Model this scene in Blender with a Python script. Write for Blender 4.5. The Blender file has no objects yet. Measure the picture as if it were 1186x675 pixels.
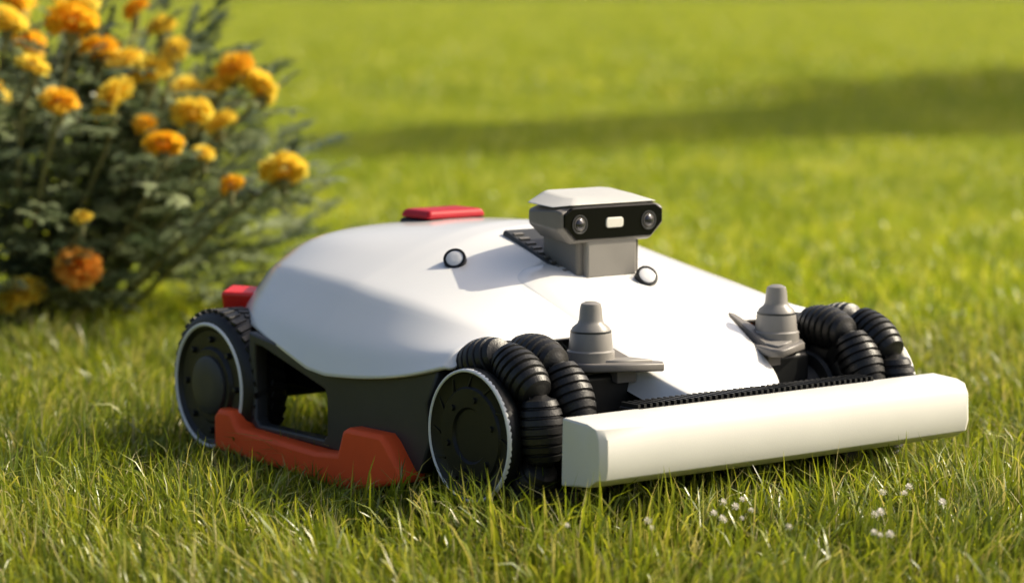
import bpy, bmesh, math, random
import numpy as np
from mathutils import Vector, Matrix, Euler
random.seed(7); rng=np.random.default_rng(7)
scene=bpy.context.scene
scene.view_settings.view_transform='Standard'; scene.view_settings.look='None'; scene.view_settings.exposure=0

# ---------------------------------------------------------------- materials
def mat(name,col,rough=.5,metal=0,coat=0,noise=0,nscale=30,bump=0,bscale=200,spec=.5,rvar=0):
    m=bpy.data.materials.new(name); m.use_nodes=True; nt=m.node_tree; b=nt.nodes['Principled BSDF']
    b.inputs['Base Color'].default_value=(*col,1); b.inputs['Roughness'].default_value=rough
    b.inputs['Metallic'].default_value=metal; b.inputs['Coat Weight'].default_value=coat
    b.inputs['Specular IOR Level'].default_value=spec
    b.inputs['Coat Roughness'].default_value=.12
    tc=nt.nodes.new('ShaderNodeTexCoord')
    if noise:
        n=nt.nodes.new('ShaderNodeTexNoise'); n.inputs['Scale'].default_value=nscale; n.inputs['Detail'].default_value=6
        r=nt.nodes.new('ShaderNodeMapRange'); r.inputs[1].default_value=.3; r.inputs[2].default_value=.7
        r.inputs[3].default_value=1-noise; r.inputs[4].default_value=1+noise*.4
        mx=nt.nodes.new('ShaderNodeVectorMath'); mx.operation='SCALE'; mx.inputs[0].default_value=col
        nt.links.new(tc.outputs['Object'],n.inputs['Vector']); nt.links.new(n.outputs[0],r.inputs[0])
        nt.links.new(r.outputs[0],mx.inputs['Scale']); nt.links.new(mx.outputs[0],b.inputs['Base Color'])
        if rvar:
            r2=nt.nodes.new('ShaderNodeMapRange'); r2.inputs[3].default_value=rough-rvar; r2.inputs[4].default_value=rough+rvar
            nt.links.new(n.outputs[0],r2.inputs[0]); nt.links.new(r2.outputs[0],b.inputs['Roughness'])
    if bump:
        n2=nt.nodes.new('ShaderNodeTexNoise'); n2.inputs['Scale'].default_value=bscale; n2.inputs['Detail'].default_value=3
        bp=nt.nodes.new('ShaderNodeBump'); bp.inputs['Strength'].default_value=bump; bp.inputs['Distance'].default_value=.001
        nt.links.new(tc.outputs['Object'],n2.inputs['Vector']); nt.links.new(n2.outputs[0],bp.inputs['Height']); nt.links.new(bp.outputs[0],b.inputs['Normal'])
    return m
M_white=mat('white_shell',(.92,.915,.89),.20,coat=.7,noise=.03,nscale=9,rvar=.05)
M_cream=mat('bumper_white',(.82,.81,.75),.36,noise=.05,nscale=14,bump=.08,bscale=900,coat=.2)
M_roof=mat('module_roof_grey_white',(.62,.61,.57),.32,noise=.05,nscale=20,bump=.06,bscale=900)
M_grey=mat('dark_grey_plastic',(.045,.047,.048),.42,noise=.15,nscale=25,bump=.15,bscale=1200)
M_mid=mat('mid_grey_plastic',(.20,.185,.17),.42,noise=.12,nscale=30,bump=.12,bscale=1200)
M_light=mat('light_grey_plastic',(.28,.265,.245),.4,noise=.08,nscale=30,bump=.1,bscale=1000)
M_black=mat('black_rubber',(.012,.012,.012),.42,noise=.35,nscale=60,bump=.3,bscale=500)
M_hub=mat('black_hub',(.010,.011,.011),.4,noise=.2,nscale=40,spec=.35)
M_glass=mat('black_gloss',(.004,.004,.005),.12,spec=.25)
M_orange=mat('orange_red_plastic',(1.0,.125,.03),.5,noise=.06,nscale=25,bump=.08,bscale=900,spec=.25)
M_red=mat('red_button',(.46,.010,.022),.45,noise=.08,spec=.3)
M_tail=mat('tail_lamp',(.85,.03,.02),.25,coat=.2)
M_ring=mat('ring_white',(.90,.90,.88),.35)
M_lens=mat('lens',(.02,.02,.03),.05,coat=1)
M_sensor=mat('sensor_white',(.80,.80,.82),.25)

# ---------------------------------------------------------------- helpers
mower=bpy.data.objects.new('robotic_lawn_mower',None); scene.collection.objects.link(mower)
mower.location=(.1639,2.7242,0); mower.rotation_euler=(0,0,math.radians(-52.02))
def link(ob,parent,m=None,smooth=True):
    scene.collection.objects.link(ob); ob.parent=parent
    if m: ob.data.materials.append(m)
    if smooth and ob.type=='MESH':
        for p in ob.data.polygons: p.use_smooth=True
    return ob
def from_bm(bm,name,m,parent=None,smooth=True):
    me=bpy.data.meshes.new(name); bm.normal_update(); bm.to_mesh(me); bm.free()
    return link(bpy.data.objects.new(name,me),parent or mower,m,smooth)
def bevel(ob,w,seg=3):
    md=ob.modifiers.new('b','BEVEL'); md.width=w; md.segments=seg; md.limit_method='ANGLE'; md.angle_limit=math.radians(30)
    md.harden_normals=True
    return ob
def box(name,x,y,z,m,bw=.002,rot=None,taper=None,parent=None):
    bm=bmesh.new(); bmesh.ops.create_cube(bm,size=1)
    cx,cy,cz=[(a[0]+a[1])/2 for a in (x,y,z)]; sx,sy,sz=[(a[1]-a[0]) for a in (x,y,z)]
    for v in bm.verts:
        k=1
        if taper and v.co.z>0: k=taper
        v.co=Vector((v.co.x*sx*k,v.co.y*sy*k,v.co.z*sz))
    ob=from_bm(bm,name,m,parent); ob.location=(cx,cy,cz)
    if rot: ob.rotation_euler=rot
    return bevel(ob,bw)
def lathe_bm(bm,prof,seg,mtx=Matrix()):
    rings=[]
    for (a,r) in prof:
        ring=[]
        for i in range(seg):
            t=2*math.pi*i/seg
            ring.append(bm.verts.new(mtx@Vector((r*math.cos(t),a,r*math.sin(t)))))
        rings.append(ring)
    for A,B in zip(rings,rings[1:]):
        for i in range(seg):
            j=(i+1)%seg
            bm.faces.new((A[i],A[j],B[j],B[i]))
    bm.faces.new(rings[0]); bm.faces.new(list(reversed(rings[-1])))
def lathe(name,prof,m,loc=(0,0,0),rot=(0,0,0),seg=48,parent=None,sharp=35):
    bm=bmesh.new(); lathe_bm(bm,prof,seg); bmesh.ops.recalc_face_normals(bm,faces=bm.faces)
    for e in bm.edges:
        if len(e.link_faces)==2 and e.calc_face_angle(0)>math.radians(sharp): e.smooth=False
    ob=from_bm(bm,name,m,parent); ob.location=loc; ob.rotation_euler=rot
    return ob
def plate(name,outline,y0,y1,m,holes=(),bev=.002,plane='XZ',parent=None):
    cu=bpy.data.curves.new(name,'CURVE'); cu.dimensions='2D'; cu.fill_mode='BOTH'
    cu.extrude=abs(y1-y0)/2-bev; cu.bevel_depth=bev; cu.bevel_resolution=2; cu.offset=-bev
    for pts in [outline]+list(holes):
        s=cu.splines.new('POLY'); s.points.add(len(pts)-1); s.use_cyclic_u=True
        for i,p in enumerate(pts): s.points[i].co=(p[0],p[1],0,1)
    ob=bpy.data.objects.new(name,cu); scene.collection.objects.link(ob)
    dg=bpy.context.evaluated_depsgraph_get(); me=bpy.data.meshes.new_from_object(ob.evaluated_get(dg))
    bpy.data.objects.remove(ob)
    o2=bpy.data.objects.new(name,me); link(o2,parent or mower,None,False)
    me.materials.clear(); me.materials.append(m)
    if plane=='XZ':
        o2.rotation_euler=(math.radians(90),0,0); o2.location=(0,(y0+y1)/2,0)
    else: o2.location=(0,0,(y0+y1)/2)
    return o2
def loft(name,stations,m,crease={},level=2,solid=0,capback=False,capfront=False,xcrease={}):
    bm=bmesh.new(); cl=bm.edges.layers.float.new('crease_edge')
    grid=[]
    for x,h in stations:
        row=[bm.verts.new((x,-p[0],p[1])) for p in reversed(h)]+[bm.verts.new((x,p[0],p[1])) for p in h[1:]]
        grid.append(row)
    n=len(grid[0]); K=len(stations[0][1])
    for A,B in zip(grid,grid[1:]):
        for i in range(n-1): bm.faces.new((A[i],B[i],B[i+1],A[i+1]))
    if capback: bm.faces.new(grid[0])
    if capfront: bm.faces.new(list(reversed(grid[-1])))
    bmesh.ops.recalc_face_normals(bm,faces=bm.faces)
    for j,c in crease.items():
        for side in (K-1-j,K-1+j):
            for A,B in zip(grid,grid[1:]):
                e=bm.edges.get((A[side],B[side]))
                if e: e[cl]=c
    for k,c in xcrease.items():
        for i in range(n-1):
            e=bm.edges.get((grid[k][i],grid[k][i+1]))
            if e: e[cl]=c
    ob=from_bm(bm,name,m)
    ss=ob.modifiers.new('s','SUBSURF'); ss.levels=level; ss.render_levels=level+1
    if solid:
        sd=ob.modifiers.new('sol','SOLIDIFY'); sd.thickness=solid; sd.offset=-1
    return ob

# ---------------------------------------------------------------- shell
st=[(-.503,[(0,.150),(.08,.150),(.125,.149),(.155,.147),(.174,.145),(.182,.142)]),
 (-.498,[(0,.208),(.08,.205),(.128,.192),(.156,.172),(.174,.157),(.182,.144)]),
 (-.468,[(0,.233),(.08,.230),(.126,.219),(.166,.193),(.190,.165),(.199,.149)]),
 (-.44,[(0,.239),(.08,.237),(.132,.228),(.180,.200),(.210,.165),(.219,.150)]),
 (-.36,[(0,.247),(.08,.243),(.138,.231),(.195,.202),(.236,.160),(.247,.142)]),
 (-.262,[(0,.252),(.07,.246),(.135,.225),(.202,.197),(.248,.148),(.259,.118)]),
 (-.230,[(0,.250),(.07,.243),(.135,.221),(.203,.193),(.249,.145),(.260,.115)]),
 (-.17,[(0,.230),(.07,.226),(.130,.212),(.200,.188),(.246,.147),(.259,.118)]),
 (-.10,[(0,.201),(.07,.199),(.128,.193),(.195,.177),(.241,.150),(.257,.128)]),
 (-.045,[(0,.172),(.07,.171),(.125,.170),(.190,.168),(.238,.158),(.254,.143)]),
 (-.035,[(0,.160),(.07,.160),(.125,.160),(.187,.158),(.233,.152),(.248,.141)])]
shell=loft('shell',st,M_white,crease={2:.25,3:.75,4:.35,5:1},level=2,solid=.004,xcrease={1:.5,2:.45,5:.55,6:.55,9:.8})
ns=[(-.165,[(0,.224),(.05,.223),(.085,.219),(.100,.213),(.103,.19)]),
 (-.12,[(0,.213),(.05,.2125),(.085,.210),(.102,.204),(.106,.178)]),
 (-.05,[(0,.1795),(.05,.179),(.080,.178),(.096,.172),(.102,.145)]),
 (.02,[(0,.1455),(.04,.145),(.068,.144),(.082,.139),(.088,.112)]),
 (.06,[(0,.126),(.035,.1255),(.056,.125),(.068,.121),(.074,.098)]),
 (.076,[(0,.117),(.03,.1165),(.046,.116),(.056,.112),(.062,.090)]),
 (.082,[(0,.106),(.03,.106),(.044,.105),(.054,.102),(.058,.088)])]
nose=loft('nose_cover',ns,M_white,crease={3:.6},level=2,xcrease={5:.4},capback=True,capfront=True)
# ---------------------------------------------------------------- body sides
for s,nm in ((-1,'right'),(1,'left')):
    y0,y1=s*.234,s*.250
    out=[(-.378,.142),(-.378,.052),(-.365,.044),(-.085,.038),(-.070,.07),(-.075,.105),(-.055,.140),(-.10,.132),(-.17,.124),(-.235,.121),(-.30,.132)]
    hole=[(-.366,.055),(-.366,.130),(-.354,.129),(-.243,.099),(-.239,.091),(-.239,.055),(-.245,.050),(-.36,.050)]
    plate('side_panel_'+nm,out,y0,y1,M_grey,holes=[hole],bev=.0025)
    sk=[(-.418,.020),(-.418,.054),(-.410,.062),(-.385,.062),(-.378,.052),(-.372,.046),(-.235,.041),(-.197,.044),(-.188,.067),(-.180,.071),(-.125,.071),(-.116,.065),(-.090,.038),(-.090,.030),(-.165,.012),(-.190,.010)]
    plate('side_skirt_'+nm,sk,s*.238,s*.268,M_orange,bev=.005)
    box('side_recess_dark_panel_'+nm,(-.40,-.22),(s*.190-.004,s*.190+.004),(.082,.138),M_glass,.002)  # added black panel standing in for the dark interior behind the opening
    box('tail_lamp_'+nm,(-.498,-.452),(s*.190-.013,s*.190+.013),(.148,.174),M_tail,.004,rot=(s*math.radians(-14),0,s*math.radians(-27)))
    box('rear_fender_'+nm,(-.485,-.39),(s*.196-.022,s*.196+.004) if s<0 else (s*.196-.004,s*.196+.022),(.11,.145),M_grey,.004)
box('chassis',(-.46,-.06),(-.165,.165),(.092,.136),M_hub,.006)
box('rear_chassis',(-.492,-.44),(-.174,.174),(.07,.143),M_grey,.008)
box('front_chassis',(-.07,.085),(-.115,.115),(.055,.092),M_hub,.006)
box('front_upper_chassis',(-.06,.02),(-.15,.15),(.085,.132),M_hub,.006)
box('front_body_panel',(-.085,-.05),(-.232,.232),(.05,.142),M_hub,.006)
box('bumper_mount',(.07,.112),(-.18,.18),(.075,.104),M_hub,.003)
box('bumper_grille',(.082,.111),(-.150,.150),(.104,.1125),M_black,.002)
bm=bmesh.new()
for i in range(42):
    r=bmesh.ops.create_cube(bm,size=1)
    for v in r['verts']: v.co=Vector((v.co.x*.024+.096,v.co.y*.0028-.147+i*.00717,v.co.z*.004+.1143))
from_bm(bm,'bumper_grille_ribs',M_hub,smooth=False)
sec=[(.104,.051),(.142,.0545),(.156,.062),(.159,.072),(.158,.098),(.153,.107),(.142,.1105),(.106,.1125)]
bm=bmesh.new(); rows=[]
for k,(y,sh) in enumerate([(-.234,.020),(-.2325,.005),(-.226,0),(-.15,-.001),(0,-.003),(.15,-.001),(.226,0),(.2325,.005),(.234,.020)]):
    row=[]
    for (x,z) in sec:
        t=(x-.104)/.055
        zc=.082; zz=zc+(z-zc)*(1-(sh*2.0 if sh>.01 else 0))
        row.append(bm.verts.new((x-sh*t*.9,y,zz)))
    rows.append(row)
for A,B in zip(rows,rows[1:]):
    for i in range(len(sec)):
        j=(i+1)%len(sec); bm.faces.new((A[i],A[j],B[j],B[i]))
bm.faces.new(rows[0]); bm.faces.new(list(reversed(rows[-1])))
bmesh.ops.recalc_face_normals(bm,faces=bm.faces)
bumper=from_bm(bm,'front_bumper',M_cream); bevel(bumper,.0035,3)
# ---------------------------------------------------------------- button, camera module
box('stop_button_base',(-.411,-.359),(-.039,.039),(.238,.2450),M_hub,.006)
box('stop_button',(-.411,-.359),(-.039,.039),(.2455,.2545),M_red,.004,taper=.90)
bm=bmesh.new()
fx=-.105; bx=-.172
def ring(x,hw,z0,z1,cut=.018):
    return [(x,-hw,z0+cut*.8),(x,-hw+cut*.9,z0),(x,hw-cut*.9,z0),(x,hw,z0+cut*.8),(x,hw,z1-.006),(x,hw-cut,z1),(x,-hw+cut,z1),(x,-hw,z1-.006)]
R=[ring(bx,.052,.246,.276),ring(bx+.012,.062,.243,.276),ring(fx-.006,.067,.239,.278),ring(fx,.0645,.241,.276)]
V=[[bm.verts.new(p) for p in r] for r in R]
for A,B in zip(V,V[1:]):
    for i in range(8): bm.faces.new((A[i],A[(i+1)%8],B[(i+1)%8],B[i]))
bm.faces.new(V[0]); bm.faces.new(list(reversed(V[-1]))); bmesh.ops.recalc_face_normals(bm,faces=bm.faces)
bevel(from_bm(bm,'vision_module_body',M_mid),.002)
bm=bmesh.new()
a=[(fx+.004,-.054,.2775),(fx+.004,.054,.2775),(fx-.012,.068,.2745),(bx+.006,.062,.2765),(bx-.004,.045,.278),(bx-.004,-.045,.278),(bx+.006,-.062,.2765),(fx-.012,-.068,.2745)]
b=[(fx-.014,-.036,.2832),(fx-.014,.036,.2832),(fx-.024,.043,.284),(bx+.012,.042,.288),(bx+.004,.034,.2885),(bx+.004,-.034,.2885),(bx+.012,-.042,.288),(fx-.024,-.043,.284)]
va=[bm.verts.new(p) for p in a]; vb=[bm.verts.new(p) for p in b]
for i in range(8): bm.faces.new((va[i],va[(i+1)%8],vb[(i+1)%8],vb[i]))
bm.faces.new(vb); bm.faces.new(list(reversed(va))); bmesh.ops.recalc_face_normals(bm,faces=bm.faces)
o=bevel(from_bm(bm,'vision_module_roof',M_roof),.0035,4); o.modifiers['b'].angle_limit=math.radians(12)
def yzplate(name,pts,x0,x1,m,bw=.001):
    bm=bmesh.new(); A=[bm.verts.new((x0,p[0],p[1])) for p in pts]; B=[bm.verts.new((x1,p[0],p[1])) for p in pts]
    n=len(pts)
    for i in range(n): bm.faces.new((A[i],A[(i+1)%n],B[(i+1)%n],B[i]))
    bm.faces.new(A); bm.faces.new(list(reversed(B))); bmesh.ops.recalc_face_normals(bm,faces=bm.faces)
    return bevel(from_bm(bm,name,m),bw,2)
yzplate('vision_module_glass',[(-.0625,.2565),(-.048,.2430),(.048,.2430),(.0625,.2565),(.0625,.269),(.053,.2745),(-.053,.2745),(-.0625,.269)],fx-.002,fx+.002,M_glass)
yzplate('vision_module_lamp',[(-.011,.2555),(-.009,.2535),(.009,.2535),(.011,.2555),(.011,.2615),(.009,.2635),(-.009,.2635),(-.011,.2615)],fx,fx+.0035,mat('lamp_white',(.8,.78,.7),.3))
for k,yy in enumerate((-.044,.044)):
    lathe('vision_lens_ring_%d'%k,[(-.004,.0095),(.001,.0095),(.001,.0082),(-.0005,.0070),(-.0005,.0045)],M_grey,(fx+.002,yy,.2585),(0,0,math.radians(-90)),32)
    lathe('vision_lens_glint_ring_%d'%k,[(-.002,.0068),(.0008,.0066),(.0010,.0060),(.0002,.0052)],M_mid,(fx+.002,yy,.2585),(0,0,math.radians(-90)),32)
    lathe('vision_lens_%d'%k,[(-.002,.0054),(.0008,.0054),(.002,.004),(.0027,.0015)],M_lens,(fx+.0022,yy,.2585),(0,0,math.radians(-90)),32)
box('vision_neck',(-.166,-.112),(-.040,.040),(.200,.246),M_mid,.003)
box('vision_neck_front',(-.125,-.106),(-.032,.032),(.204,.243),M_light,.003)
box('vision_neck_base',(-.225,-.098),(-.050,.050),(.205,.224),M_grey,.003,rot=(0,math.radians(21),0))
bm=bmesh.new()
for i in range(9):
    for j in (-1,1):
        r=bmesh.ops.create_cube(bm,size=1)
        for v in r['verts']: v.co=Vector((v.co.x*.004-.05+i*.0105,v.co.y*.012+j*.040,v.co.z*.002+.0098))
ob=from_bm(bm,'vision_base_ribs',M_mid,smooth=False); ob.location=(-.1615,0,.2145); ob.rotation_euler=(0,math.radians(21),0)

# ---------------------------------------------------------------- sensors snapped on surface
bpy.context.view_layer.update()
dg=bpy.context.evaluated_depsgraph_get()
def snap(objs,x,y):
    best=None
    for o in objs:
        oe=o.evaluated_get(dg); ok,loc,nor,_=oe.ray_cast(Vector((x,y,.5)),Vector((0,0,-1)))
        if ok and (best is None or loc.z>best[0].z): best=(loc.copy(),nor.copy())
    return best
def button_sensor(name,x,y,r=.0105,tilt=None,lift=.004):
    loc,nor=snap([shell,nose],x,y)
    if nor.z<0: nor=-nor
    if tilt: nor=(nor+Vector(tilt)).normalized()
    loc=loc+nor*lift
    q=nor.to_track_quat('Y','Z').to_euler()
    lathe(name+'_rim',[(-.016,r*.9),(-.001,r),(.0018,r*.97),(.0022,r*.86),(.0022,r*.78),(.0005,r*.76),(.0005,r*.3)],M_hub,loc,q,40)
    lathe(name+'_face',[(-.001,r*.74),(.0015,r*.74),(.0020,r*.66),(.0020,r*.2)],M_sensor,loc,q,32)
button_sensor('side_sensor_right',-.20,-.122,.0115,(.55,-.55,-.1),.006)
button_sensor('front_sensor',-.096,.034,.0115,(.7,-.35,0),.006)
# ---------------------------------------------------------------- post sensors
for s,nm in ((-1,'right'),(1,'left')):
    c=(.004,s*.118)
    lathe('post_sensor_'+nm,[(.138,.0225),(.152,.0225),(.1535,.0208),(.168,.0195),(.174,.0175),(.178,.0125),(.181,.0112),(.192,.0102),(.196,.0092),(.198,.005)],M_light,(c[0],c[1],0),(math.radians(90),0,0),40)
    lathe('post_collar_'+nm,[(.1695,.0193),(.1712,.0193)],M_grey,(c[0],c[1],0),(math.radians(90),0,0),40)
    tri=[(-.030,s*.092),(-.018,s*.142),(.012,s*.146),(.028,s*.134),(.060,s*.076),(.050,s*.068)]
    if s>0: tri=tri[::-1]
    plate('post_bracket_'+nm,tri,.135,.143,M_mid,bev=.002,plane='XY')
    tri2=[(-.024,s*.096),(-.012,s*.134),(.020,s*.130),(.048,s*.080)]
    if s>0: tri2=tri2[::-1]
    plate('post_bracket_inset_'+nm,tri2,.141,.1455,M_light,bev=.001,plane='XY')
    box('post_strut_'+nm,(-.035,.015),(s*.12-.03,s*.12+.03),(.10,.136),M_hub,.004)
    bm=bmesh.new(); P=[(-.058,s*.0990,.1735),(-.056,s*.1035,.1725),(.030,s*.0840,.1425),(.026,s*.104,.1420),(-.010,s*.110,.1530)]
    top=[bm.verts.new(P[i]) for i in (0,2,3,4,1)]; bot=[bm.verts.new((v.co.x,v.co.y,v.co.z-.020)) for v in top]
    for i in range(5): bm.faces.new((top[i],top[(i+1)%5],bot[(i+1)%5],bot[i]))
    bm.faces.new(top); bm.faces.new(list(reversed(bot))); bmesh.ops.recalc_face_normals(bm,faces=bm.faces)
    bevel(from_bm(bm,'post_gusset_'+nm,M_mid),.001,2)
# ---------------------------------------------------------------- wheels
def roller_profile():
    L=.058; prof=[(-L/2-.003,.006),(-L/2,.010)]
    nr=7
    for i in range(nr):
        a0=-L/2+L*i/nr; a1=-L/2+L*(i+1)/nr
        for (t,k) in ((.06,-.0026),(.2,0),(.80,0),(.94,-.0026)):
            a=a0+(a1-a0)*t; r=.0215-.0072*(abs(a)/(L/2))**2
            prof.append((a,r+k))
    prof+=[(L/2,.010),(L/2+.003,.006)]
    return prof
RP=roller_profile()
def omni_row(name,x,y,z,off,parent):
    bm=bmesh.new(); n=7
    for i in range(n):
        t=2*math.pi*(i+off)/n
        m=Matrix.Translation((.0650*math.cos(t),0,.0650*math.sin(t)))@Matrix.Rotation(-t,4,'Y')@Matrix.Rotation(math.radians(90),4,'X')
        lathe_bm(bm,RP,20,m)
    bmesh.ops.recalc_face_normals(bm,faces=bm.faces)
    for e in bm.edges:
        if len(e.link_faces)==2 and e.calc_face_angle(0)>math.radians(40): e.smooth=False
    ob=from_bm(bm,name,M_black,parent); ob.location=(x,y,z)
    bm=bmesh.new()
    for i in range(n):
        t=2*math.pi*(i+off+.5)/n
        for k in (-.008,.008):
            r=bmesh.ops.create_cube(bm,size=1)
            m=Matrix.Rotation(-t,4,'Y')@Matrix.Translation((.05,k,0))
            for v in r['verts']: v.co=m@Vector((v.co.x*.04,v.co.y*.004,v.co.z*.012))
    o2=from_bm(bm,name+'_forks',M_hub,parent,False); o2.location=(x,y,z)
    lathe(name+'_disc',[(-.010,.020),(-.010,.040),(-.006,.046),(.006,.046),(.010,.040),(.010,.020)],M_hub,(x,y,z),parent=parent)
FZ=.0870
for s,nm in ((-1,'right'),(1,'left')):
    omni_row('front_wheel_%s_outer_rollers'%nm,0,s*.2245,FZ,.13,mower)
    omni_row('front_wheel_%s_inner_rollers'%nm,0,s*.184,FZ,.63,mower)
    rz=0 if s<0 else math.pi
    P=[(.012,.030),(.012,.054),(.004,.0605),(-.004,.0620),(-.0085,.0610),(-.0095,.0585),(-.0075,.055),(-.0065,.045),(-.0085,.043),(-.0085,.026),(-.0060,.024),(-.0060,.004)]
    lathe('front_wheel_%s_cover'%nm,P,M_hub,(0,s*.2485,FZ-.002),(0,0,rz),64)
    P=[(-.0080,.0578),(-.0102,.0583),(-.0106,.0595),(-.0100,.0608),(-.0070,.0613)]
    bm=bmesh.new(); lathe_bm(bm,P,72)
    for f in [f for f in bm.faces if len(f.verts)>4]: bm.faces.remove(f)
    bmesh.ops.recalc_face_normals(bm,faces=bm.faces)
    o=from_bm(bm,'front_wheel_%s_ring'%nm,M_ring); o.location=(0,s*.2485,FZ-.002); o.rotation_euler=(0,0,rz)
    lathe('front_wheel_%s_axle'%nm,[(-.06,.016),(.06,.016)],M_hub,(0,s*.17,FZ))
    lathe('front_wheel_%s_inner_hub'%nm,[(.0,.040),(.004,.042),(.008,.040),(.010,.030),(.022,.026),(.030,.022)],M_hub,(0,s*.168,FZ),(0,0,rz),48)
    bm=bmesh.new()
    for i in range(6):
        t=i*math.pi/3+.3
        lathe_bm(bm,[(-.0105,.0026),(-.0085,.0030),(-.006,.0032)],12,Matrix.Translation((.034*math.cos(t),0,.034*math.sin(t))))
    for i in range(12):
        t=i*math.pi/6
        r=bmesh.ops.create_cube(bm,size=1); m=Matrix.Rotation(-t,4,'Y')@Matrix.Translation((.050,-.0073,0))@Matrix.Rotation(.5,4,'Y')
        for v in r['verts']: v.co=m@Vector((v.co.x*.011,v.co.y*.002,v.co.z*.0016))
    bmesh.ops.recalc_face_normals(bm,faces=bm.faces)
    o=from_bm(bm,'front_wheel_%s_bolts'%nm,M_hub,smooth=False); o.location=(0,s*.2485,FZ-.002); o.rotation_euler=(0,0,rz)
    RX,RZ=-.444,.081
    T=[(.026,.040),(.028,.062),(.024,.071),(.016,.0765),(-.014,.0765),(-.021,.0725),(-.0245,.066),(-.0245,.060),(-.021,.056),(-.020,.040),(-.0235,.037),(-.0235,.010)]
    lathe('rear_wheel_%s_tyre'%nm,T,M_black,(RX,s*.232,RZ),(0,0,rz),64)
    bm=bmesh.new(); lathe_bm(bm,[(-.0235,.0606),(-.0262,.0616),(-.0266,.0630),(-.0258,.0644),(-.0230,.0652)],72)
    for f in [f for f in bm.faces if len(f.verts)>4]: bm.faces.remove(f)
    bmesh.ops.recalc_face_normals(bm,faces=bm.faces)
    o=from_bm(bm,'rear_wheel_%s_ring'%nm,M_ring); o.location=(RX,s*.232,RZ); o.rotation_euler=(0,0,rz)
    lathe('rear_wheel_%s_cap'%nm,[(-.020,.031),(-.026,.030),(-.0275,.027),(-.0275,.010)],M_grey,(RX,s*.232,RZ),(0,0,rz),48)
    bm=bmesh.new()
    for i in range(40):
        t=2*math.pi*i/40
        for j,(ya,sk) in enumerate(((-.0095,.35),(.0115,-.35))):
            r=bmesh.ops.create_cube(bm,size=1)
            m=Matrix.Rotation(-(t+j*.08),4,'Y')@Matrix.Translation((.0765,ya,0))@Matrix.Rotation(sk,4,'X')
            for v in r['verts']: v.co=m@Vector((v.co.x*.0030,v.co.y*.019,v.co.z*.007))
    for i in range(8):
        t=i*math.pi/4
        lathe_bm(bm,[(-.0245,.0030),(-.0215,.0034),(-.019,.0034)],12,Matrix.Translation((.047*math.cos(t),0,.047*math.sin(t))))
    bmesh.ops.recalc_face_normals(bm,faces=bm.faces)
    o=from_bm(bm,'rear_wheel_%s_tread'%nm,M_black,smooth=False); o.location=(RX,s*.232,RZ); o.rotation_euler=(0,0,rz); bevel(o,.0008,1)
    lathe('rear_wheel_%s_axle'%nm,[(-.06,.02),(.06,.02)],M_hub,(RX,s*.17,RZ))
lathe('front_cross_shaft',[(-.17,.012),(.17,.012)],M_hub,(0,0,FZ))
lathe('cutting_disc',[(.062,.09),(.066,.095),(.072,.09),(.085,.05)],M_hub,(-.15,0,0),(math.radians(90),0,0))

# ---------------------------------------------------------------- grass
def grass_mat(name,gain=1.0,base=.32,tm=(1.25,1.2,.5),tint=(1,1,1)):
    m=bpy.data.materials.new(name); m.use_nodes=True; nt=m.node_tree; N=nt.nodes; L=nt.links
    for n in list(N): N.remove(n)
    out=N.new('ShaderNodeOutputMaterial'); at=N.new('ShaderNodeAttribute'); at.attribute_name='bcol'
    sp=N.new('ShaderNodeSeparateColor'); L.new(at.outputs['Color'],sp.inputs[0])
    geo=N.new('ShaderNodeNewGeometry')
    n1=N.new('ShaderNodeTexNoise'); n1.inputs['Scale'].default_value=1.6; n1.inputs['Detail'].default_value=4
    L.new(geo.outputs['Position'],n1.inputs['Vector'])
    r=N.new('ShaderNodeValToRGB'); e=r.color_ramp.elements
    def c4(c): return (c[0]*tint[0],c[1]*tint[1],c[2]*tint[2],1)
    e[0].position=0; e[0].color=c4((.10,.15,.022)); e[1].position=1; e[1].color=c4((.64,.58,.36))
    for p,c in ((.3,(.18,.245,.030)),(.6,(.29,.35,.036)),(.80,(.40,.43,.06)),(.90,(.54,.53,.17))):
        q=e.new(p); q.color=c4(c)
    ma=N.new('ShaderNodeMath'); ma.operation='MULTIPLY_ADD'; ma.inputs[1].default_value=.8
    L.new(n1.outputs[0],ma.inputs[0])
    mb=N.new('ShaderNodeMath'); mb.operation='SUBTRACT'; mb.inputs[1].default_value=.4
    L.new(sp.outputs[0],ma.inputs[2]); L.new(ma.outputs[0],mb.inputs[0]); L.new(mb.outputs[0],r.inputs[0])
    mr=N.new('ShaderNodeMapRange'); mr.inputs[1].default_value=0; mr.inputs[2].default_value=.75; mr.inputs[3].default_value=base*gain; mr.inputs[4].default_value=1.05*gain  # blade colour darkens toward the root, painted-in shade for gaps between blades
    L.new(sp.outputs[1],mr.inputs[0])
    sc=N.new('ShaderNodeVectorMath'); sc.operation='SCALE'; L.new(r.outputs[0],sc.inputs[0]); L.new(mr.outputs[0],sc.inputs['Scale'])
    b=N.new('ShaderNodeBsdfPrincipled'); b.inputs['Roughness'].default_value=.32; b.inputs['Specular IOR Level'].default_value=.6
    L.new(sc.outputs[0],b.inputs['Base Color'])
    t=N.new('ShaderNodeBsdfTranslucent'); ty=N.new('ShaderNodeVectorMath'); ty.operation='MULTIPLY'; ty.inputs[1].default_value=tm
    L.new(sc.outputs[0],ty.inputs[0]); L.new(ty.outputs[0],t.inputs['Color'])
    mx=N.new('ShaderNodeMixShader'); mx.inputs[0].default_value=.43
    L.new(b.outputs[0],mx.inputs[1]); L.new(t.outputs[0],mx.inputs[2]); L.new(mx.outputs[0],out.inputs['Surface'])
    return m
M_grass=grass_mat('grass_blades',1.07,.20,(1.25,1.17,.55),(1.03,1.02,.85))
M_grass_far=grass_mat('grass_blades_far',1.40,.62,(1.27,1.17,.45),(1.04,1.06,.62))
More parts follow.
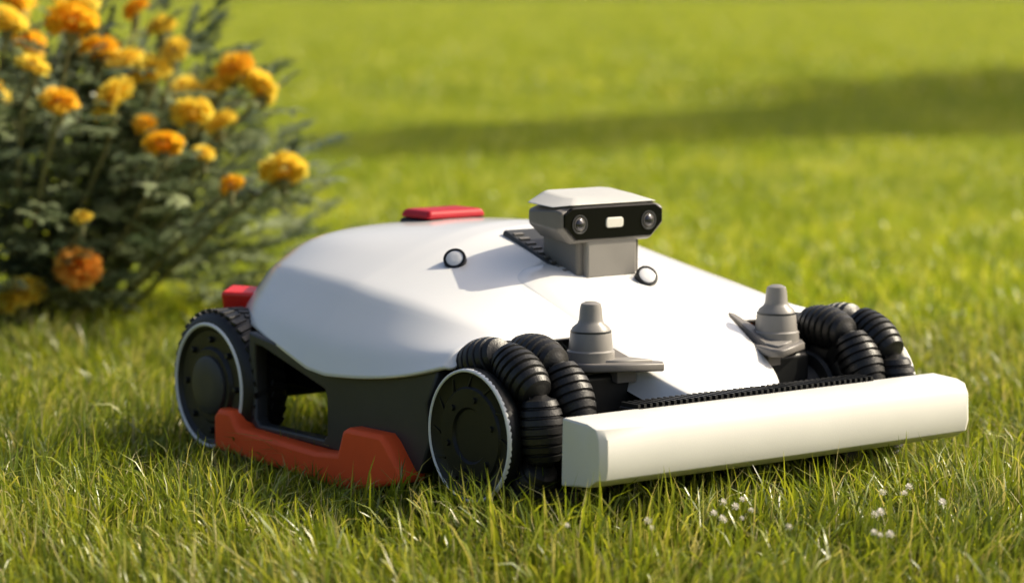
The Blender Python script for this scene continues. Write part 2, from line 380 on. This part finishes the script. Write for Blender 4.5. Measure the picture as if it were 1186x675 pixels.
def blades(name,x,y,h,w,g,m,lean=.6,dirfield=None,dryf=.07):
    n=len(x); a=g.random(n)*6.283; rnd=g.random(n)*.88
    dry=g.random(n)<dryf; rnd=np.where(dry,1.4,rnd); w=np.where(dry,w*.6,w); h=np.where(dry,h*1.05,h)
    l=lean*g.random(n)*h*1.6; d=g.random(n)*6.283
    if dirfield is not None: d=np.where(g.random(n)<.45,dirfield+(g.random(n)-.5)*1.2,d)
    sx=np.cos(a)*w/2; sy=np.sin(a)*w/2; dx=np.cos(d)*l; dy=np.sin(d)*l
    V=np.zeros((n,7,3),np.float32); C=np.ones((n,7,4),np.float32); C[:,:,0]=rnd[:,None]; C[:,:,2]=0
    lh=l/h
    for k,(t,kk) in enumerate(((0,.8),(.35,1.0),(.72,.62))):
        cx=x+dx*t*t; cy=y+dy*t*t; cz=h*(t-.22*t*t*lh)
        V[:,2*k,0]=cx-sx*kk; V[:,2*k,1]=cy-sy*kk; V[:,2*k,2]=cz
        V[:,2*k+1,0]=cx+sx*kk; V[:,2*k+1,1]=cy+sy*kk; V[:,2*k+1,2]=cz+w*.12
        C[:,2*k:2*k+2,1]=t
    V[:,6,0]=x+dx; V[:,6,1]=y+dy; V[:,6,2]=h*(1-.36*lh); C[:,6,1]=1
    base=(np.arange(n)*7)[:,None]
    loops=(base+np.array([0,1,3,2, 2,3,5,4, 4,5,6])[None]).ravel().astype(np.int32)
    tot=np.tile(np.array([4,4,3],np.int32),n); start=np.concatenate(([0],np.cumsum(tot)[:-1])).astype(np.int32)
    me=bpy.data.meshes.new(name); me.vertices.add(n*7); me.vertices.foreach_set('co',V.ravel())
    me.loops.add(len(loops)); me.loops.foreach_set('vertex_index',loops)
    me.polygons.add(3*n); me.polygons.foreach_set('loop_start',start); me.polygons.foreach_set('loop_total',tot)
    me.update(calc_edges=True); me.polygons.foreach_set('use_smooth',np.ones(3*n,bool))
    ca=me.color_attributes.new('bcol','FLOAT_COLOR','POINT'); ca.data.foreach_set('color',C.ravel())
    me.materials.append(m)
    return bpy.data.objects.new(name,me)
ca_,sa_=math.cos(math.radians(-52.02)),math.sin(math.radians(-52.02))
def vnoise(x,y,sc,seed):
    g=np.random.default_rng(seed); T=g.random((64,64)); u=x*sc+100; v=y*sc+100
    i=np.floor(u).astype(int); j=np.floor(v).astype(int); fu=u-i; fv=v-j; fu=fu*fu*(3-2*fu); fv=fv*fv*(3-2*fv)
    q=lambda a,b:T[a%64,b%64]
    return (q(i,j)*(1-fu)+q(i+1,j)*fu)*(1-fv)+(q(i,j+1)*(1-fu)+q(i+1,j+1)*fu)*fv
Y0,Y1=1.3,3.9
N0=158000
yy=Y0+(Y1-Y0)*np.sqrt(rng.random(N0)*.85+.15*rng.random(N0)); hw=yy*.28+.18; xx=(rng.random(N0)*2-1)*hw
cl=vnoise(xx,yy,28,1); cl2=vnoise(xx,yy,7,2)
keep=rng.random(N0)<(.40+.85*cl); xx,yy,cl,cl2=xx[keep],yy[keep],cl[keep],cl2[keep]; n=len(xx)
hh=(.014+.040*rng.random(n)**1.6)*(.60+.60*cl+.40*cl2); tall=rng.random(n)<.06; hh=np.where(tall,hh*1.4+.014,hh)
dx=xx-.1639; dy=yy-2.7242; lx=dx*ca_+dy*sa_; ly=-dx*sa_+dy*ca_
edge=((lx>-.06)&(lx<.17)&(ly<-.262)&(ly>-.36))|((lx>.165)&(lx<.28)&(np.abs(ly)<.30)); hh=np.where(edge,hh*1.15+.004,hh)
side=(lx>-.52)&(lx<-.07)&(ly<-.255)&(ly>-.36); hh=np.where(side,np.minimum(hh*.85,.036),hh)
hh=np.minimum(hh,.078)
under=(lx>-.50)&(lx<.10)&(np.abs(ly)<.225); hh=np.where(under,np.minimum(hh,.032),hh)
for wx,wy in ((0,.205),(-.444,.230)):
    wz=(np.abs(lx-wx)<.035)&(np.abs(np.abs(ly)-wy)<.024); hh=np.where(wz,np.minimum(hh,.012),hh)
ww=.0022*(.50+.95*rng.random(n))
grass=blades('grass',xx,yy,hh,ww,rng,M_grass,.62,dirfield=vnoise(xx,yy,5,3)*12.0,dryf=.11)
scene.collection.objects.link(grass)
def tile(name,S,n,h0,h1,w,seed,m):
    g=np.random.default_rng(seed); x=(g.random(n)-.5)*S*1.04; y=(g.random(n)-.5)*S*1.04
    return blades(name,x,y,h0+(h1-h0)*g.random(n)**1.6,w*(.6+.8*g.random(n)),g,m,.65)
collA=bpy.data.collections.new('mid_grass_tiles'); collB=bpy.data.collections.new('far_grass_tiles')
for k in range(5): collA.objects.link(tile('mid_tile_%d'%k,.3,1600,.016,.055,.0033,k+20,M_grass_far))
for k in range(4): collB.objects.link(tile('far_tile_%d'%k,1.0,1900,.02,.06,.0100,k+40,M_grass_far))
def instancer(name,pts,rot,scl,idx,coll,pm,parent=None):
    me=bpy.data.meshes.new(name); me.vertices.add(len(pts)); me.vertices.foreach_set('co',np.asarray(pts,dtype=np.float32).ravel())
    a=me.attributes.new('rot','FLOAT_VECTOR','POINT'); a.data.foreach_set('vector',np.asarray(rot,dtype=np.float32).ravel())
    a=me.attributes.new('scl','FLOAT_VECTOR','POINT'); a.data.foreach_set('vector',np.asarray(scl,dtype=np.float32).ravel())
    a=me.attributes.new('idx','INT','POINT'); a.data.foreach_set('value',np.asarray(idx,dtype=np.int32))
    me.materials.append(pm)
    ob=bpy.data.objects.new(name,me); scene.collection.objects.link(ob); ob.parent=parent
    ng=bpy.data.node_groups.new(name,'GeometryNodeTree')
    ng.interface.new_socket('Geometry',in_out='INPUT',socket_type='NodeSocketGeometry'); ng.interface.new_socket('Geometry',in_out='OUTPUT',socket_type='NodeSocketGeometry')
    N=ng.nodes; L=ng.links
    gi=N.new('NodeGroupInput'); go=N.new('NodeGroupOutput'); ip=N.new('GeometryNodeInstanceOnPoints'); ci=N.new('GeometryNodeCollectionInfo')
    ci.inputs['Collection'].default_value=coll; ci.inputs['Separate Children'].default_value=True; ci.inputs['Reset Children'].default_value=True
    ip.inputs['Pick Instance'].default_value=True
    def na(n,t):
        q=N.new('GeometryNodeInputNamedAttribute'); q.data_type=t; q.inputs['Name'].default_value=n; return q
    ra=na('rot','FLOAT_VECTOR'); sa=na('scl','FLOAT_VECTOR'); ia=na('idx','INT')
    L.new(gi.outputs[0],ip.inputs['Points']); L.new(ci.outputs[0],ip.inputs['Instance'])
    e2r=N.new('FunctionNodeEulerToRotation'); L.new(ra.outputs['Attribute'],e2r.inputs[0]); L.new(e2r.outputs[0],ip.inputs['Rotation'])
    L.new(sa.outputs['Attribute'],ip.inputs['Scale']); L.new(ia.outputs['Attribute'],ip.inputs['Instance Index'])
    L.new(ip.outputs[0],go.inputs[0])
    md=ob.modifiers.new('gn','NODES'); md.node_group=ng
    return ob
def tiles(y0,y1,S,half,pad,ni):
    P=[];R=[];Sc=[];I=[]; y=y0+S/2
    while y<y1:
        hw=y*half+pad; k=int(hw/S)+1
        for i in range(-k,k+1):
            P.append((i*S,y,0)); R.append((0,0,rng.integers(0,4)*math.pi/2)); Sc.append((1,1,.85+.25*math.sin(i*S*2.1)*math.sin(y*1.7)+.15*rng.random())); I.append(rng.integers(0,ni))
        y+=S
    return P,R,Sc,I
instancer('grass_mid_part',*tiles(3.9,11.1,.3,.28,.3,5),collA,M_grass_far,grass)
instancer('grass_far_part',*tiles(11.1,60,1.0,.26,1,4),collB,M_grass_far,grass)
# small white clover flowers
V=[];F=[];C=[]
def clover(x,y,z,R,g):
    for i in range(26):
        u=i/25; th=i*2.4; ph=math.acos(1-1.5*u)
        o=Vector((math.sin(ph)*math.cos(th),math.sin(ph)*math.sin(th),math.cos(ph))); s=Vector((-math.sin(th),math.cos(th),0))
        b=len(V); c=Vector((x,y,z))
        for q in (c+o*R*.3-s*R*.12,c+o*R*.3+s*R*.12,c+o*R+s*R*.25,c+o*R-s*R*.25): V.append(tuple(q)); C.append((g.random(),0,0,1))
        F.append((b,b+1,b+2,b+3))
g=random.Random(5)
for (x,y) in ((.19,2.47),(.205,2.44),(.31,2.43),(.325,2.41),(.33,2.50),(.12,2.38),(.23,2.36),(.36,2.55),(.05,2.34),(.30,2.33),(.17,2.41),(.38,2.44)):
    for k in range(g.choice((1,2,3))):
        clover(x+g.uniform(-.012,.012),y+g.uniform(-.012,.012),g.uniform(.034,.046),g.uniform(.0024,.0042),g)

# ground sheet
gm=bpy.data.materials.new('lawn_soil'); gm.use_nodes=True; nt=gm.node_tree; b=nt.nodes['Principled BSDF']; b.inputs['Roughness'].default_value=.95; b.inputs['Specular IOR Level'].default_value=.1
geo=nt.nodes.new('ShaderNodeNewGeometry'); n1=nt.nodes.new('ShaderNodeTexNoise'); n1.inputs['Scale'].default_value=40; n1.inputs['Detail'].default_value=8
n2=nt.nodes.new('ShaderNodeTexNoise'); n2.inputs['Scale'].default_value=.8; n2.inputs['Detail'].default_value=4
r=nt.nodes.new('ShaderNodeValToRGB'); r.color_ramp.elements[0].position=.3; r.color_ramp.elements[0].color=(.05,.062,.014,1); r.color_ramp.elements[1].position=.7; r.color_ramp.elements[1].color=(.18,.21,.030,1)
mx=nt.nodes.new('ShaderNodeMath'); mx.operation='MULTIPLY_ADD'; mx.inputs[1].default_value=.5
nt.links.new(geo.outputs['Position'],n1.inputs['Vector']); nt.links.new(geo.outputs['Position'],n2.inputs['Vector'])
h=nt.nodes.new('ShaderNodeMath'); h.operation='MULTIPLY'; h.inputs[1].default_value=.5; nt.links.new(n2.outputs[0],h.inputs[0])
nt.links.new(n1.outputs[0],mx.inputs[0]); nt.links.new(h.outputs[0],mx.inputs[2]); nt.links.new(mx.outputs[0],r.inputs[0]); nt.links.new(r.outputs[0],b.inputs['Base Color'])
bm=bmesh.new(); bmesh.ops.create_grid(bm,x_segments=20,y_segments=20,size=600); me=bpy.data.meshes.new('lawn'); bm.to_mesh(me); bm.free()
lawn=bpy.data.objects.new('lawn',me); me.materials.append(gm); scene.collection.objects.link(lawn)

# ---------------------------------------------------------------- leaf material
def leafmat(name,c0,c1,tr=.3,rough=.45,spec=.4):
    m=bpy.data.materials.new(name); m.use_nodes=True; nt=m.node_tree; N=nt.nodes; L=nt.links
    b=N['Principled BSDF']; out=N['Material Output']; at=N.new('ShaderNodeAttribute'); at.attribute_name='bcol'
    sp=N.new('ShaderNodeSeparateColor'); L.new(at.outputs['Color'],sp.inputs[0])
    mx=N.new('ShaderNodeMix'); mx.data_type='RGBA'; mx.inputs[6].default_value=(*c0,1); mx.inputs[7].default_value=(*c1,1); L.new(sp.outputs[0],mx.inputs[0])
    L.new(mx.outputs[2],b.inputs['Base Color']); b.inputs['Roughness'].default_value=rough; b.inputs['Specular IOR Level'].default_value=spec
    t=N.new('ShaderNodeBsdfTranslucent'); L.new(mx.outputs[2],t.inputs[0]); ms=N.new('ShaderNodeMixShader'); ms.inputs[0].default_value=tr
    L.new(b.outputs[0],ms.inputs[1]); L.new(t.outputs[0],ms.inputs[2]); L.new(ms.outputs[0],out.inputs['Surface'])
    return m
def mesh_from(name,V,F,C,m,parent=None):
    me=bpy.data.meshes.new(name); me.from_pydata(V,[],F)
    ca=me.color_attributes.new('bcol','FLOAT_COLOR','POINT'); ca.data.foreach_set('color',np.array(C,dtype=np.float32).ravel())
    me.materials.append(m)
    for p in me.polygons: p.use_smooth=True
    ob=bpy.data.objects.new(name,me); scene.collection.objects.link(ob); ob.parent=parent
    return ob
mesh_from('clover_flowers',V,F,C,leafmat('clover_petal',(.80,.78,.68),(.86,.80,.78),.3,.6))
def add_leaf(V,F,C,p,d,up,L,W,rnd):
    d=d.normalized(); s=d.cross(up)
    if s.length<1e-3: s=Vector((1,0,0))
    s.normalize(); n=s.cross(d)
    b=len(V)
    for t,w,k in ((0,.15,0),(.35,1,.06),(.7,.75,.04),(1,.05,-.08)):
        c=p+d*L*t+n*L*k
        V.append(tuple(c-s*W*w/2+n*W*.15*w)); V.append(tuple(c)); V.append(tuple(c+s*W*w/2+n*W*.15*w)); C.extend([(rnd,t,0,1)]*3)
    for i in range(3):
        q=b+i*3; F.append((q,q+1,q+4,q+3)); F.append((q+1,q+2,q+5,q+4))
# ---------------------------------------------------------------- marigold bush
bush=bpy.data.objects.new('marigold_bush',None); scene.collection.objects.link(bush); bush.location=(-.72,4.15,0)
M_leaf=leafmat('marigold_leaf',(.08,.12,.055),(.40,.46,.25),.35,.34,.7)
M_stem=mat('marigold_stem',(.24,.23,.10),.6,noise=.3)
blos=[(-.582,3.8,.443,.040),(-.685,3.9,.441,.033),(-.625,3.75,.385,.026),(-.584,3.7,.341,.028),(-.531,3.8,.338,.040),(-.499,3.95,.3705,.038),
(-.456,3.75,.282,.028),(-.4305,3.85,.319,.033),(-.403,3.95,.300,.028),(-.387,4.0,.376,.031),(-.3495,4.0,.348,.032),(-.3034,3.8,.246,.034),(-.369,3.75,.228,.019),
(-.578,3.8,.115,.036),(-.656,3.8,.078,.038),(-.576,4.0,.400,.034),(-.565,3.75,.185,.015),(-.50,4.1,.43,.026),
(-.80,3.95,.36,.04),(-.78,3.8,.24,.036),(-.92,3.9,.33,.04),(-.72,4.15,.47,.04),(-.88,4.2,.42,.036),(-.64,4.2,.47,.032),(-1.0,4.1,.3,.04),
(-.61,4.05,.465,.032),(-.54,4.0,.385,.030),(-.66,3.95,.41,.028),(-.415,4.0,.345,.026),(-.455,4.0,.345,.026),(-.50,3.9,.30,.018),(-.42,3.9,.26,.017),
(-.70,3.9,.345,.028),(-.53,4.05,.455,.024),(-.465,3.95,.40,.022)]
M_pet=[leafmat('petal_orange',(1.0,.50,.012),(1.0,.74,.05),.35,.6),leafmat('petal_amber',(1.0,.66,.026),(1.0,.90,.16),.35,.6),leafmat('petal_rust',(.92,.34,.03),(1.0,.58,.08),.35,.6)]
def blossom(R,seed):
    g=random.Random(seed); V=[];F=[];C=[]
    n=90
    for i in range(n):
        u=i/(n-1); th=i*2.39996+g.uniform(-.3,.3); ph=math.radians(4+112*u**.75)
        out=Vector((math.sin(ph)*math.cos(th),math.sin(ph)*math.sin(th),math.cos(ph)*.72))
        side=Vector((-math.sin(th),math.cos(th),0)); r0=R*(.30+.1*g.random()); r1=R*(.80+.30*g.random())
        W=R*(.30+.28*u)*(.8+.4*g.random()); nn=out.cross(side)
        tw=(g.random()-.5)*1.1; side=(side*math.cos(tw)+nn*math.sin(tw))
        b=len(V); rnd=g.random()*.8+.2*(1-u)
        K=5
        for j,(t,w) in enumerate(((0,.3),(.55,.9),(1,1.0))):
            rad=r0+(r1-r0)*t
            for k in range(K):
                q=(k/(K-1)-.5)
                p=out*rad*(1-.35*q*q*(1 if t==1 else 0))+side*W*w*q+nn*(-R*.10*t*t+R*.10*math.sin(k*2.4+i)*t)
                V.append((p.x,p.y,p.z-R*.1)); C.append((min(1,max(0,rnd*.6+.5*t-.1)),t,0,1))
        for j in range(2):
            for k in range(K-1):
                q=b+j*K+k; F.append((q,q+1,q+K+1,q+K))
    return V,F,C
B0=[blossom(1,s) for s in range(6)]
LV,LF,LC=[],[],[]; stems=[]
for i,(x,y,z,r) in enumerate(blos):
    V,F,C=B0[i%6]; r*=.98; V=[(a*r,b*r,c*r) for a,b,c in V]
    mi=2 if i in (13,) else (1 if i%3 else 0)
    ob=mesh_from('blossom_%d'%i,V,F,C,M_pet[mi],bush); ob.location=(x+.72,y-4.15,z)
    ob.rotation_euler=(random.uniform(.1,.8),random.uniform(-.4,.6),random.uniform(0,6)); ob.scale=(1,random.uniform(.88,1),random.uniform(.8,1))
    base=Vector((-.74+(x+.74)*.35,4.15+(y-4.15)*.3,0)); stems.append((base,Vector((x,y,z-r*.5)),r))
bm=bmesh.new()
def tube(bm,pts,r0,r1,seg=6):
    prev=None
    for i,p in enumerate(pts):
        d=(pts[min(i+1,len(pts)-1)]-pts[max(i-1,0)]).normalized(); a=d.cross(Vector((0.3,1,.1))).normalized(); b=d.cross(a)
        r=r0+(r1-r0)*i/(len(pts)-1)
        ring=[bm.verts.new(p+a*r*math.cos(6.283*k/seg)+b*r*math.sin(6.283*k/seg)) for k in range(seg)]
        if prev:
            for k in range(seg): bm.faces.new((prev[k],prev[(k+1)%seg],ring[(k+1)%seg],ring[k]))
        prev=ring
O=Vector((-.72,4.15,0))
def compound_leaf(p,d,L):
    d=d.normalized(); up=Vector((random.uniform(-.4,.4),random.uniform(-.4,.4),1)).normalized()
    s=d.cross(up).normalized(); rnd=random.random()**1.3
    for t in (.3,.5,.7,.88):
        for sg in (-1,1):
            dd=(d*.7+s*sg*.8+up*random.uniform(-.2,.3))
            add_leaf(LV,LF,LC,p+d*L*t,dd,up,L*.42*(1.15-.4*t),L*.18,min(1,max(0,rnd+random.uniform(-.2,.2))))
    add_leaf(LV,LF,LC,p+d*L*.9,d,up,L*.4,L*.19,rnd)
for base,top,r in stems:
    k=[]
    for t in np.linspace(0,1,8):
        p=base.lerp(top,t); p=p+Vector((math.sin(t*3+base.x*50)*.012,math.cos(t*4+top.x*30)*.012,0)); k.append(p-O)
    k[-1]=top-O
    tube(bm,k,.0045,.003)
    tube(bm,[k[-1]-Vector((0,0,.02)),k[-1]],.004,r*.35)
    for t in np.linspace(.25,.96,14):
        p=base.lerp(top,t)-O; a=random.uniform(0,6.283)
        compound_leaf(p,Vector((math.cos(a),math.sin(a),random.uniform(-.1,.5))),random.uniform(.05,.085))
from_bm(bm,'stems',M_stem,bush)
for i in range(1350):
    a=random.uniform(0,6.283); el=random.random()**.75; rr=(.6+.4*random.random())
    R=.39*(1+.18*math.sin(a*3+1)+.1*math.sin(a*7))
    x=math.cos(a)*R*rr*math.sqrt(1-(el*.83)**2); y=math.sin(a)*R*.85*rr*math.sqrt(1-(el*.83)**2); z=el*.42*rr*(1.05+.2*math.sin(a*2+2))
    if x>.05: z*=max(.3,1-1.0*(x-.05))
    d=Vector((x,y,z*.6+.05+random.uniform(-.1,.15)))+Vector((random.uniform(-.3,.3),random.uniform(-.3,.3),random.uniform(-.1,.1)))
    compound_leaf(Vector((x,y,z+.012)),d,random.uniform(.045,.085))
mesh_from('foliage',LV,LF,LC,M_leaf,bush)

# ---------------------------------------------------------------- shade tree to the right, outside the view
EL=math.radians(39); sun_h=Vector((.955,.295)).normalized()
tree=bpy.data.objects.new('shade_tree',None); scene.collection.objects.link(tree)
M_tl=leafmat('tree_leaf',(.03,.06,.015),(.08,.13,.03),.2); M_bark=mat('bark',(.12,.09,.065),.9,noise=.5,nscale=8,bump=1,bscale=30)
lobes=[]
for (sx,sy,h,r) in ((4.6,12.3,5.4,2.6),(3.0,10.9,5.0,1.5),(1.9,9.9,4.6,1.0),(1.0,9.2,4.4,.7),(.3,8.6,4.2,.5),(-.35,8.1,4.0,.38),(6.5,12.5,6,2.2),(5.5,10.4,4.6,1.0)):
    off=h/math.tan(EL); lobes.append((Vector((sx+sun_h.x*off,sy+sun_h.y*off,h)),r))
V,F,C=[],[],[]
for c,r in lobes:
    n=int(1400*r*r)+400
    for i in range(n):
        d=Vector((random.gauss(0,1),random.gauss(0,1),random.gauss(0,1))).normalized()
        rad=r*(random.random()**.45)*(1+.12*math.sin(d.x*7+c.x)+.10*math.sin(d.y*9))
        p=c+Vector((d.x*rad,d.y*rad,d.z*rad*.7))
        dd=Vector((random.uniform(-1,1),random.uniform(-1,1),random.uniform(-.8,.4)))
        add_leaf(V,F,C,p,dd,Vector((random.uniform(-.5,.5),random.uniform(-.5,.5),1)),.30,.22,random.random())
mesh_from('crown',V,F,C,M_tl,tree)
bm=bmesh.new(); c0=lobes[0][0]; base=Vector((c0.x+.3,c0.y,0))
tube(bm,[base,base+Vector((0,0,1.2)),base+Vector((-.1,.05,2.6)),c0],.32,.12,12)
for c,r in lobes[1:]:
    s=base+Vector((-.1,.05,2.8)); mid=s.lerp(c,.5)+Vector((0,0,.3)); tube(bm,[s,mid,c],.12,.03,8)
from_bm(bm,'trunk',M_bark,tree)

# ---------------------------------------------------------------- light
w=bpy.data.worlds.new('World'); scene.world=w; w.use_nodes=True; nt=w.node_tree; bg=nt.nodes['Background']
sky=nt.nodes.new('ShaderNodeTexSky'); sky.sky_type='NISHITA'; sky.sun_disc=False; sky.sun_elevation=EL
sky.dust_density=6.0; sky.air_density=.9; sky.ozone_density=.3
sky.sun_rotation=math.atan2(sun_h.x,sun_h.y)
nt.links.new(sky.outputs[0],bg.inputs['Color']); bg.inputs['Strength'].default_value=.145
sl=bpy.data.lights.new('sun','SUN'); sl.energy=5.0; sl.angle=math.radians(.5); sl.color=(1,.90,.70)
so=bpy.data.objects.new('sun',sl); scene.collection.objects.link(so)
dirv=Vector((sun_h.x*math.cos(EL),sun_h.y*math.cos(EL),math.sin(EL))); so.rotation_euler=dirv.to_track_quat('Z','Y').to_euler(); so.location=(5,5,8)

# ---------------------------------------------------------------- camera
cd=bpy.data.cameras.new('camera'); cam=bpy.data.objects.new('camera',cd); scene.collection.objects.link(cam); scene.camera=cam
cam.location=(0,0,.5); cam.rotation_euler=(math.radians(90-6.303),0,0)
cd.sensor_width=36; cd.lens=3319.3/1186*36; cd.clip_start=.05; cd.clip_end=2000
cd.dof.use_dof=True; cd.dof.focus_distance=2.64; cd.dof.aperture_fstop=4.6
